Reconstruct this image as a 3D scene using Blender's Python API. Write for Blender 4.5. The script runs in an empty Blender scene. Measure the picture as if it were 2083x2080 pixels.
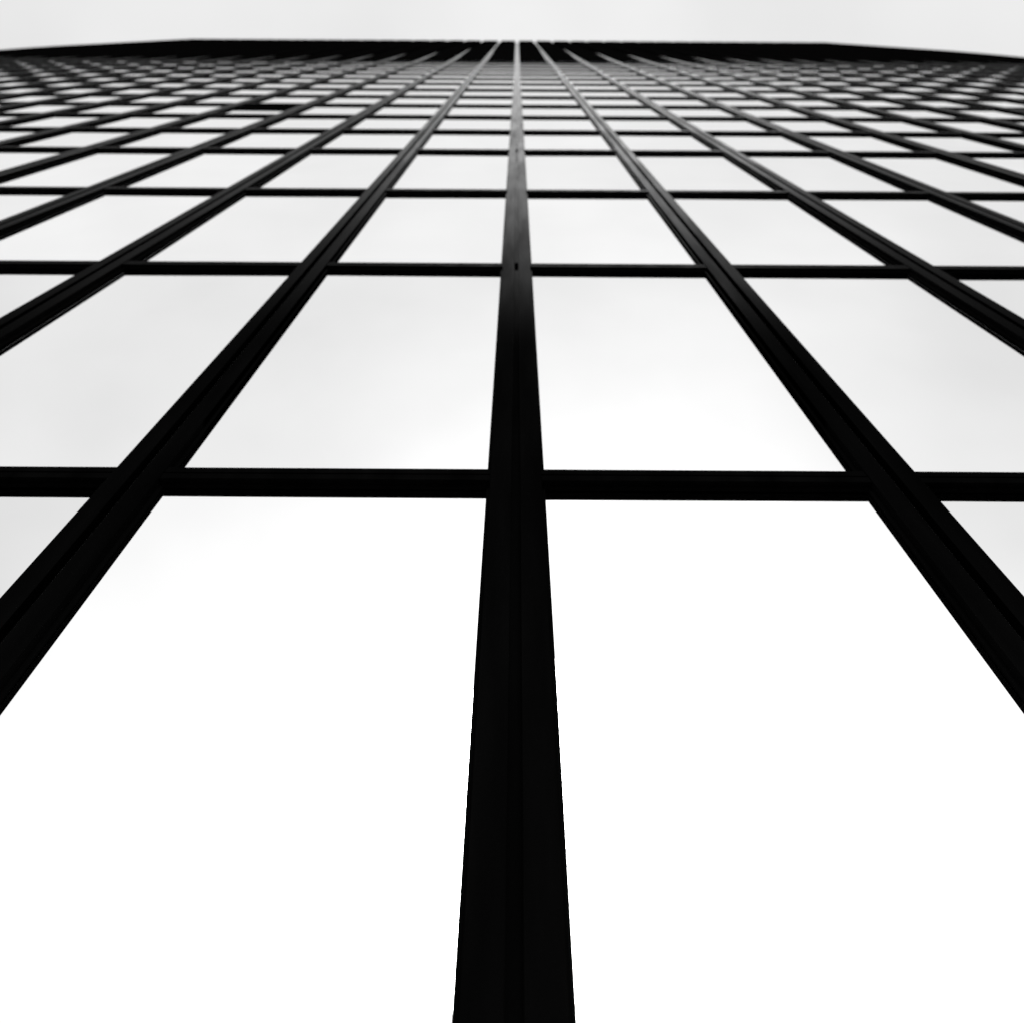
import bpy, bmesh, math, random
from mathutils import Matrix, Vector

random.seed(7)
sc = bpy.context.scene
COL = sc.collection
R = math.radians

# ------------------------------------------------------------------ camera
EYE = 1.60                      # lens height above the pavement
BAY = 1.50                      # mullion spacing
DIST = 1.677                    # lens to glass
PITCH = 65.66
cam_d = bpy.data.cameras.new('camera')
cam = bpy.data.objects.new('camera', cam_d)
COL.objects.link(cam)
cam_d.sensor_fit = 'HORIZONTAL'
cam_d.sensor_width = 36.0
cam_d.lens = 2200.0 / 2083.0 * 36.0
cam_d.shift_x = -0.0023
cam_d.clip_start = 0.05
cam_d.clip_end = 5000
cam.matrix_world = (Matrix.Translation((0, -DIST, EYE)) @ Matrix.Rotation(R(90 + PITCH), 4, 'X')
                    @ Matrix.Rotation(R(0.33), 4, 'Z'))
cam_d.dof.use_dof = True
cam_d.dof.focus_distance = 3.2
cam_d.dof.aperture_fstop = 2.8
sc.camera = cam

# ------------------------------------------------------------------ sky
SUN_EL, SUN_AZ = R(48), R(174)          # azimuth clockwise from +Y: behind the lens, to the right
w = bpy.data.worlds.new('World')
sc.world = w
w.use_nodes = True
nt = w.node_tree
nt.nodes.clear()
out = nt.nodes.new('ShaderNodeOutputWorld')
bg = nt.nodes.new('ShaderNodeBackground')
sky = nt.nodes.new('ShaderNodeTexSky')
sky.sky_type = 'NISHITA'
sky.sun_disc = False
sky.sun_elevation = SUN_EL
sky.sun_rotation = SUN_AZ
sky.air_density = 1.0
sky.dust_density = 5.0
sky.ozone_density = 1.0
bw = nt.nodes.new('ShaderNodeRGBToBW')
nt.links.new(sky.outputs[0], bw.inputs[0])
# an overcast deck: even grey cloud over the clear-sky gradient, softly mottled
mixd = nt.nodes.new('ShaderNodeMix'); mixd.data_type = 'FLOAT'
mixd.inputs[0].default_value = 0.6
nt.links.new(bw.outputs[0], mixd.inputs[2])
mixd.inputs[3].default_value = 12.1
tc = nt.nodes.new('ShaderNodeTexCoord')
noi = nt.nodes.new('ShaderNodeTexNoise')
noi.inputs['Scale'].default_value = 3.4
noi.inputs['Detail'].default_value = 4.0
noi.inputs['Roughness'].default_value = 0.45
nt.links.new(tc.outputs['Generated'], noi.inputs['Vector'])
mr = nt.nodes.new('ShaderNodeMapRange')
mr.inputs[1].default_value = 0.3; mr.inputs[2].default_value = 0.7
mr.inputs[3].default_value = 0.92; mr.inputs[4].default_value = 1.08
nt.links.new(noi.outputs[0], mr.inputs[0])
mul = nt.nodes.new('ShaderNodeMath'); mul.operation = 'MULTIPLY'
nt.links.new(mixd.outputs[0], mul.inputs[0])
nt.links.new(mr.outputs[0], mul.inputs[1])
nt.links.new(mul.outputs[0], bg.inputs['Color'])
bg.inputs['Strength'].default_value = 0.10
nt.links.new(bg.outputs[0], out.inputs[0])

sd = Vector((math.sin(SUN_AZ) * math.cos(SUN_EL), math.cos(SUN_AZ) * math.cos(SUN_EL), math.sin(SUN_EL)))
sl = bpy.data.lights.new('sun', 'SUN')
sl.energy = 1.5
sl.angle = R(20)
sun = bpy.data.objects.new('sun', sl)
sun.rotation_euler = sd.to_track_quat('Z', 'Y').to_euler()
COL.objects.link(sun)

sc.view_settings.view_transform = 'Standard'
sc.view_settings.look = 'None'
sc.view_settings.exposure = 0.0
sc.view_settings.gamma = 1.0
sc.view_settings.use_curve_mapping = False
sc.render.engine = 'CYCLES'
sc.cycles.max_bounces = 10
sc.cycles.glossy_bounces = 8

# ------------------------------------------------------------------ materials
def new_mat(name):
    m = bpy.data.materials.new(name)
    m.use_nodes = True
    t = m.node_tree
    t.nodes.clear()
    o = t.nodes.new('ShaderNodeOutputMaterial')
    return m, t, o

def node(t, kind, **kw):
    n = t.nodes.new(kind)
    for k, v in kw.items():
        setattr(n, k, v)
    return n

def frame_mat(name, base, sheen, rough, gain=1.0):
    """black satin aluminium: dark head on, mirror-like along the surface"""
    m, t, o = new_mat(name)
    dif = node(t, 'ShaderNodeBsdfDiffuse')
    gl = node(t, 'ShaderNodeBsdfGlossy')
    gl.inputs['Color'].default_value = (gain, gain, gain, 1)
    fr = node(t, 'ShaderNodeFresnel')
    fr.inputs['IOR'].default_value = 1.45
    pw = node(t, 'ShaderNodeMapRange', interpolation_type='SMOOTHSTEP')
    pw.inputs[1].default_value = sheen[0]; pw.inputs[2].default_value = sheen[1]
    t.links.new(fr.outputs[0], pw.inputs[0])
    # finely brushed across the profile
    gl.inputs['Anisotropy'].default_value = 0.7
    tv = node(t, 'ShaderNodeCombineXYZ')
    tv.inputs[0].default_value = 1.0
    t.links.new(tv.outputs[0], gl.inputs['Tangent'])
    tcn = node(t, 'ShaderNodeTexCoord')
    mp = node(t, 'ShaderNodeMapping')
    mp.inputs['Scale'].default_value = (9, 9, 0.8)
    t.links.new(tcn.outputs['Object'], mp.inputs[0])
    nz = node(t, 'ShaderNodeTexNoise')
    nz.inputs['Scale'].default_value = 1.0
    nz.inputs['Detail'].default_value = 5
    t.links.new(mp.outputs[0], nz.inputs['Vector'])
    r = node(t, 'ShaderNodeMapRange')
    r.inputs[1].default_value = .3; r.inputs[2].default_value = .7
    r.inputs[3].default_value = rough * .8; r.inputs[4].default_value = rough * 1.25
    t.links.new(nz.outputs[0], r.inputs[0])
    t.links.new(r.outputs[0], gl.inputs['Roughness'])
    c = node(t, 'ShaderNodeMapRange')
    c.inputs[1].default_value = .3; c.inputs[2].default_value = .75
    c.inputs[3].default_value = base * .6; c.inputs[4].default_value = base * 1.6
    t.links.new(nz.outputs[0], c.inputs[0])
    t.links.new(c.outputs[0], dif.inputs['Color'])
    mx = node(t, 'ShaderNodeMixShader')
    t.links.new(pw.outputs[0], mx.inputs[0])
    t.links.new(dif.outputs[0], mx.inputs[1])
    t.links.new(gl.outputs[0], mx.inputs[2])
    t.links.new(mx.outputs[0], o.inputs[0])
    return m

def matte_mat(name, v, scale=6.0):
    m, t, o = new_mat(name)
    dif = node(t, 'ShaderNodeBsdfDiffuse')
    nz = node(t, 'ShaderNodeTexNoise')
    nz.inputs['Scale'].default_value = scale
    nz.inputs['Detail'].default_value = 6
    tcn = node(t, 'ShaderNodeTexCoord')
    t.links.new(tcn.outputs['Object'], nz.inputs['Vector'])
    c = node(t, 'ShaderNodeMapRange')
    c.inputs[1].default_value = .3; c.inputs[2].default_value = .7
    c.inputs[3].default_value = v * .75; c.inputs[4].default_value = v * 1.25
    t.links.new(nz.outputs[0], c.inputs[0])
    t.links.new(c.outputs[0], dif.inputs['Color'])
    t.links.new(dif.outputs[0], o.inputs[0])
    return m

def glass_mat(name, lo, hi):
    """mirror-coated solar glass, faintly streaked, each pane a touch different"""
    m, t, o = new_mat(name)
    gl = node(t, 'ShaderNodeBsdfGlossy')
    gl.inputs['Roughness'].default_value = 0.02
    tcn = node(t, 'ShaderNodeTexCoord')
    geo = node(t, 'ShaderNodeNewGeometry')
    mp = node(t, 'ShaderNodeMapping')
    mp.inputs['Scale'].default_value = (0.9, 0.9, 0.5)
    t.links.new(geo.outputs['Position'], mp.inputs[0])
    nz = node(t, 'ShaderNodeTexNoise')
    nz.inputs['Scale'].default_value = 1.3
    nz.inputs['Detail'].default_value = 4
    nz.inputs['Roughness'].default_value = .4
    t.links.new(mp.outputs[0], nz.inputs['Vector'])
    c = node(t, 'ShaderNodeMapRange')
    c.inputs[1].default_value = .3; c.inputs[2].default_value = .7
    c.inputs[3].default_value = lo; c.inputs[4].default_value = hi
    t.links.new(nz.outputs[0], c.inputs[0])
    oi = node(t, 'ShaderNodeObjectInfo')
    v = node(t, 'ShaderNodeMapRange')
    v.inputs[3].default_value = 0.95; v.inputs[4].default_value = 1.0
    t.links.new(oi.outputs['Random'], v.inputs[0])
    mu = node(t, 'ShaderNodeMath', operation='MULTIPLY')
    t.links.new(c.outputs[0], mu.inputs[0])
    t.links.new(v.outputs[0], mu.inputs[1])
    t.links.new(mu.outputs[0], gl.inputs['Color'])
    bp = node(t, 'ShaderNodeBump')
    bp.inputs['Strength'].default_value = 0.02
    bp.inputs['Distance'].default_value = 0.02
    t.links.new(nz.outputs[0], bp.inputs['Height'])
    t.links.new(bp.outputs[0], gl.inputs['Normal'])
    t.links.new(gl.outputs[0], o.inputs[0])
    return m

M_FRAME = frame_mat('black_satin_aluminium', 0.0018, (0.22, 1.0), 0.42, 0.25)
M_GASKET = matte_mat('black_rubber', 0.0006, 20)
M_PANEL = matte_mat('black_louvre_panel', 0.002, 2)
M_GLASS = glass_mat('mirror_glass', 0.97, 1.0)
M_GLASS3 = glass_mat('mirror_glass_light_falloff', 0.80, 0.86)  # outer bottom panes: sideways falloff of the sky's brightness put into the tint
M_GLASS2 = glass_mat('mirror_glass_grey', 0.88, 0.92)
M_CORE = matte_mat('dark_concrete', 0.03, 1)
M_ROOF = matte_mat('roof_felt', 0.08, 1)
M_STONE = matte_mat('grey_paving_stone', 0.26, 3)
M_JOINT = matte_mat('paving_bed', 0.12, 3)
M_PLINTH = matte_mat('black_granite', 0.02, 14)

# ------------------------------------------------------------------ helpers
def obj(name, me, parent=None, loc=(0, 0, 0)):
    o = bpy.data.objects.new(name, me)
    COL.objects.link(o)
    o.location = loc
    o.parent = parent
    return o

def mesh_from(name, verts, faces, mats, fm=None):
    me = bpy.data.meshes.new(name)
    me.from_pydata(verts, [], faces)
    for m in mats:
        me.materials.append(m)
    if fm:
        for p, i in zip(me.polygons, fm):
            p.material_index = i
    bm = bmesh.new(); bm.from_mesh(me)
    bmesh.ops.recalc_face_normals(bm, faces=bm.faces)
    bm.to_mesh(me); bm.free()
    return me

def box_data(x0, x1, y0, y1, z0, z1):
    v = [(x0, y0, z0), (x1, y0, z0), (x1, y1, z0), (x0, y1, z0),
         (x0, y0, z1), (x1, y0, z1), (x1, y1, z1), (x0, y1, z1)]
    f = [(0, 3, 2, 1), (4, 5, 6, 7), (0, 1, 5, 4), (1, 2, 6, 5), (2, 3, 7, 6), (3, 0, 4, 7)]
    return v, f

def box(name, x0, x1, y0, y1, z0, z1, mat):
    v, f = box_data(x0, x1, y0, y1, z0, z1)
    return mesh_from(name, v, f, [mat])

def extrude_profile(name, prof, a0, a1, axis, mats, gasket_edges=()):
    """closed (w, depth) profile swept along z (mullion) or x (transom); depth points out of the wall (-y)"""
    n = len(prof)
    verts = []
    for a in (a0, a1):
        for (p, q) in prof:
            verts.append((p, -q, a) if axis == 'z' else (a, -q, p))
    faces = [(i, (i + 1) % n, n + (i + 1) % n, n + i) for i in range(n)]
    fm = [1 if i in gasket_edges else 0 for i in range(n)]
    faces += [tuple(range(n)), tuple(range(n, 2 * n))]
    fm += [0, 0]
    return mesh_from(name, verts, faces, mats, fm)

# ------------------------------------------------------------------ layout of the wall
def v_of(y, vp=45.0):               # height of a level above the lens from its measured place on the mid mullion
    return 4444.0 / (y - vp) - 0.758

low = [v_of(y) + EYE for y in (983.5, 549.5, 394.5, 310.7)]
first = low[0] - 4.02
STOREY = 3.10
levels = [first] + low
ztop_glass = v_of(128.5) + EYE
n_up = int(round((ztop_glass - low[-1]) / STOREY))
STOREY = (ztop_glass - low[-1]) / n_up
for k in range(1, n_up + 1):
    levels.append(low[-1] + k * STOREY)
CROWN, CHAN = 0.185, 0.05         # projection of the crown panels, open channel beside each mullion
ROOF_Z = (v_of(83.2) + .758) * (1 - CROWN / DIST) - .758 + EYE
NL, NR = 19, 18                     # bays left and right of the middle mullion
U0 = 0.005
XL, XR = U0 - NL * BAY, U0 + NR * BAY
MW, TH = 0.115, 0.071               # half width of a mullion, half height of a transom

# ------------------------------------------------------------------ ground
g = obj('pavement', box('pavement', -1500, 1500, -1500, 1500, -0.5, -0.012, M_JOINT))
g['kind'] = 'structure'
slab_me = box('paving_slab', -0.297, 0.297, -0.297, 0.297, -0.02, 0.0, M_STONE)
for i in range(-8, 8):
    for j in range(10):
        s = obj('paving_slab', slab_me, g, (0.3 + i * 0.6, -0.42 - j * 0.6, random.uniform(-.001, .001)))

# ------------------------------------------------------------------ tower
tower = bpy.data.objects.new('office_tower', None)
COL.objects.link(tower)
tower['label'] = 'black gridded glass office tower seen straight up, its panes mirroring a white sky'
tower['category'] = 'building'

obj('core', box('core', XL + .02, XR - .02, 0.06, 38, -0.4, ROOF_Z - .6, M_CORE), tower)
obj('roof', box('roof', XL, XR, 0.05, 38.0, ROOF_Z - .598, ROOF_Z - .3, M_ROOF), tower)
obj('plinth', box('plinth', XL, XR, -0.02, 0.058, -0.3, levels[0] - TH - .002, M_PLINTH), tower)

# mullion: bead, stepped face and a rubber-lined slot down the middle
c = .0008
prof = [(-MW, 0), (-MW, .008), (-MW + .002, .010), (-MW + .015, .010), (-MW + .015, .042 - c), (-MW + .015 + c, .042),
        (-.018 - c, .042), (-.018, .042 - c), (-.018, .004), (.018, .004), (.018, .042 - c), (.018 + c, .042),
        (MW - .015 - c, .042), (MW - .015, .042 - c), (MW - .015, .010), (MW - .002, .010), (MW, .008), (MW, 0)]
mull_me = extrude_profile('mullion', prof, levels[0] - TH, ROOF_Z, 'z', [M_FRAME, M_GASKET], (7, 9))
mulls = {}
for k in range(-NL, NR + 1):
    mulls[k] = obj('mullion', mull_me, tower, (U0 + k * BAY, 0, 0))

# slots on the face of the middle mullion
def slot_mesh():
    bm = bmesh.new()
    pts = []
    for i in range(12):
        a = math.pi * i / 11
        pts.append((math.cos(a) * .014, .014 + math.sin(a) * .014))
    for i in range(12):
        a = math.pi + math.pi * i / 11
        pts.append((math.cos(a) * .014, -.014 + math.sin(a) * .014))
    lo = [bm.verts.new((x, 0, z)) for x, z in pts]
    hi = [bm.verts.new((x, -.0415, z)) for x, z in pts]
    n = len(pts)
    for i in range(n):
        bm.faces.new((lo[i], lo[(i + 1) % n], hi[(i + 1) % n], hi[i]))
    bm.faces.new(hi); bm.faces.new(lo)
    bmesh.ops.recalc_face_normals(bm, faces=bm.faces)
    me = bpy.data.meshes.new('drain_slot'); bm.to_mesh(me); bm.free()
    me.materials.append(M_GASKET)
    return me
slot_me = slot_mesh()
for z in (levels[2] + .02, levels[4] + .02):
    obj('drain_slot', slot_me, mulls[0], (0, -.0016, z))

# transoms: one bar to a bay, butting the mullion faces
tp = [(-TH, 0), (-TH, .009), (-TH + .002, .012), (-TH + .014, .012), (-TH + .014, .037 - c), (-TH + .014 + c, .037),
      (-.006, .037), (-.006, .010), (.006, .010), (.006, .037),
      (TH - .014 - c, .037), (TH - .014, .037 - c), (TH - .014, .012), (TH - .002, .012), (TH, .009), (TH, 0)]
TL = BAY / 2 - MW + .0135
tran_me = extrude_profile('transom', tp, -TL, TL, 'x', [M_FRAME, M_GASKET], (6, 7, 8))
pane_mesh = {}
def pane_me(h, mat):
    key = (round(h, 3), mat.name)
    if key not in pane_mesh:
        pane_mesh[key] = box('window_pane', -BAY / 2 + .03, BAY / 2 - .03, 0, .024, -h / 2, h / 2, mat)
    return pane_mesh[key]

cells = []
for r in range(len(levels)):
    for k in range(-NL, NR):
        cells.append((r, k, U0 + (k + .5) * BAY))
cp = cam.matrix_world.translation
inv = cam.matrix_world.inverted()
def rank(x, z):                      # nearest first, whatever stands well outside the view last
    p = inv @ Vector((x, 0, z))
    depth = -p.z
    if depth <= 0.1: return 1e9
    side = abs(p.x) / depth / .473
    return depth * (1 if side < 1.25 else 1000)

def joined(name, items, label):
    V, F, mats, fm = [], [], [], []
    for me, loc in items:
        b = len(V)
        idx = []
        for m in me.materials:
            if m not in mats: mats.append(m)
            idx.append(mats.index(m))
        V += [tuple(Vector(v.co) + Vector(loc)) for v in me.vertices]
        F += [tuple(b + i for i in p.vertices) for p in me.polygons]
        fm += [idx[p.material_index] for p in me.polygons]
    o = obj(name, mesh_from(name, V, F, mats, fm), tower)
    o['kind'] = 'stuff'
    o['label'] = label
    return o

# the one dark vent: upper part of a cell in the fourth bay left of the middle mullion
VENT = (7 - 1, -4)
panes, trans = [], []
for (r, k, x) in cells:
    z = levels[r]
    trans.append((min(rank(x + a, z) for a in (-.6, 0, .6)), tran_me, (x, 0, z)))
    if r + 1 < len(levels):
        z1 = levels[r + 1]
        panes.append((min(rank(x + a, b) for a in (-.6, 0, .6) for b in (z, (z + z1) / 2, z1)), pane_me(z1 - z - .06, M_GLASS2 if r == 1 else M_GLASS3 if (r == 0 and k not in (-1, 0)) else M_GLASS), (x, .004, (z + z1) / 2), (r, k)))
panes.sort(key=lambda t: t[0]); trans.sort(key=lambda t: t[0])
rest = []
n = 0
for d, me, loc, rk in panes:
    if n < 300 or rk == VENT:
        o = obj('window_pane', me, tower, loc)
        o.rotation_euler = (random.uniform(-1, 1) * .001, 0, random.uniform(-1, 1) * .002)
        n += 1
    else:
        rest.append((me, loc))
joined('far_window_panes', rest, 'small far window panes near the top and sides of the tower')
for d, me, loc in trans[:300]:
    obj('transom', me, tower, loc)
joined('far_transoms', [(t[1], t[2]) for t in trans[300:]], 'far horizontal black bars near the top and sides of the tower')

r, k = VENT
z0, z1 = levels[r], levels[r + 1]
vx = U0 + (k + .5) * BAY
vm = box('vent_panel', -BAY / 2 + MW - .01, BAY / 2 - MW + .01, -.004, .002, z0 + (z1 - z0) * .45, z1 - TH + .01, M_PANEL)
vp = obj('vent_panel', vm, tower, (vx, 0, 0))
vp['label'] = 'dark blanked-out upper part of one window'

# dark crown: black panels standing deep in front of the glass line, with a channel left open round each mullion
zc = levels[-1] + TH + .002
NP = 10
ph = (ROOF_Z - .02 - zc) / NP
HW = BAY / 2 - MW - CHAN
def crown_depth(t):                  # the panels splay outwards from the glass line, then rise straight
    return .035 + (CROWN - .035) * min(1.0, t / .36)
crown_me = []
for i in range(NP):
    a, b = crown_depth(i / NP), crown_depth((i + 1) / NP)
    zs, ze = .006, ph - .006
    V = [(-HW, -a, zs), (HW, -a, zs), (HW, .03, zs), (-HW, .03, zs), (-HW, -b, ze), (HW, -b, ze), (HW, .03, ze), (-HW, .03, ze)]
    crown_me.append(mesh_from('crown_panel', V, box_data(0, 1, 0, 1, 0, 1)[1], [M_PANEL]))
back_me = box('crown_backing', -BAY / 2 + .03, BAY / 2 - .03, .004, .028, 0, ROOF_Z - .04 - zc, M_PANEL)
for k in range(-NL, NR):
    b = obj('crown_backing', back_me, tower, (U0 + (k + .5) * BAY, 0, zc))
    for i in range(NP):
        obj('crown_panel', crown_me[i], b, (0, 0, i * ph))
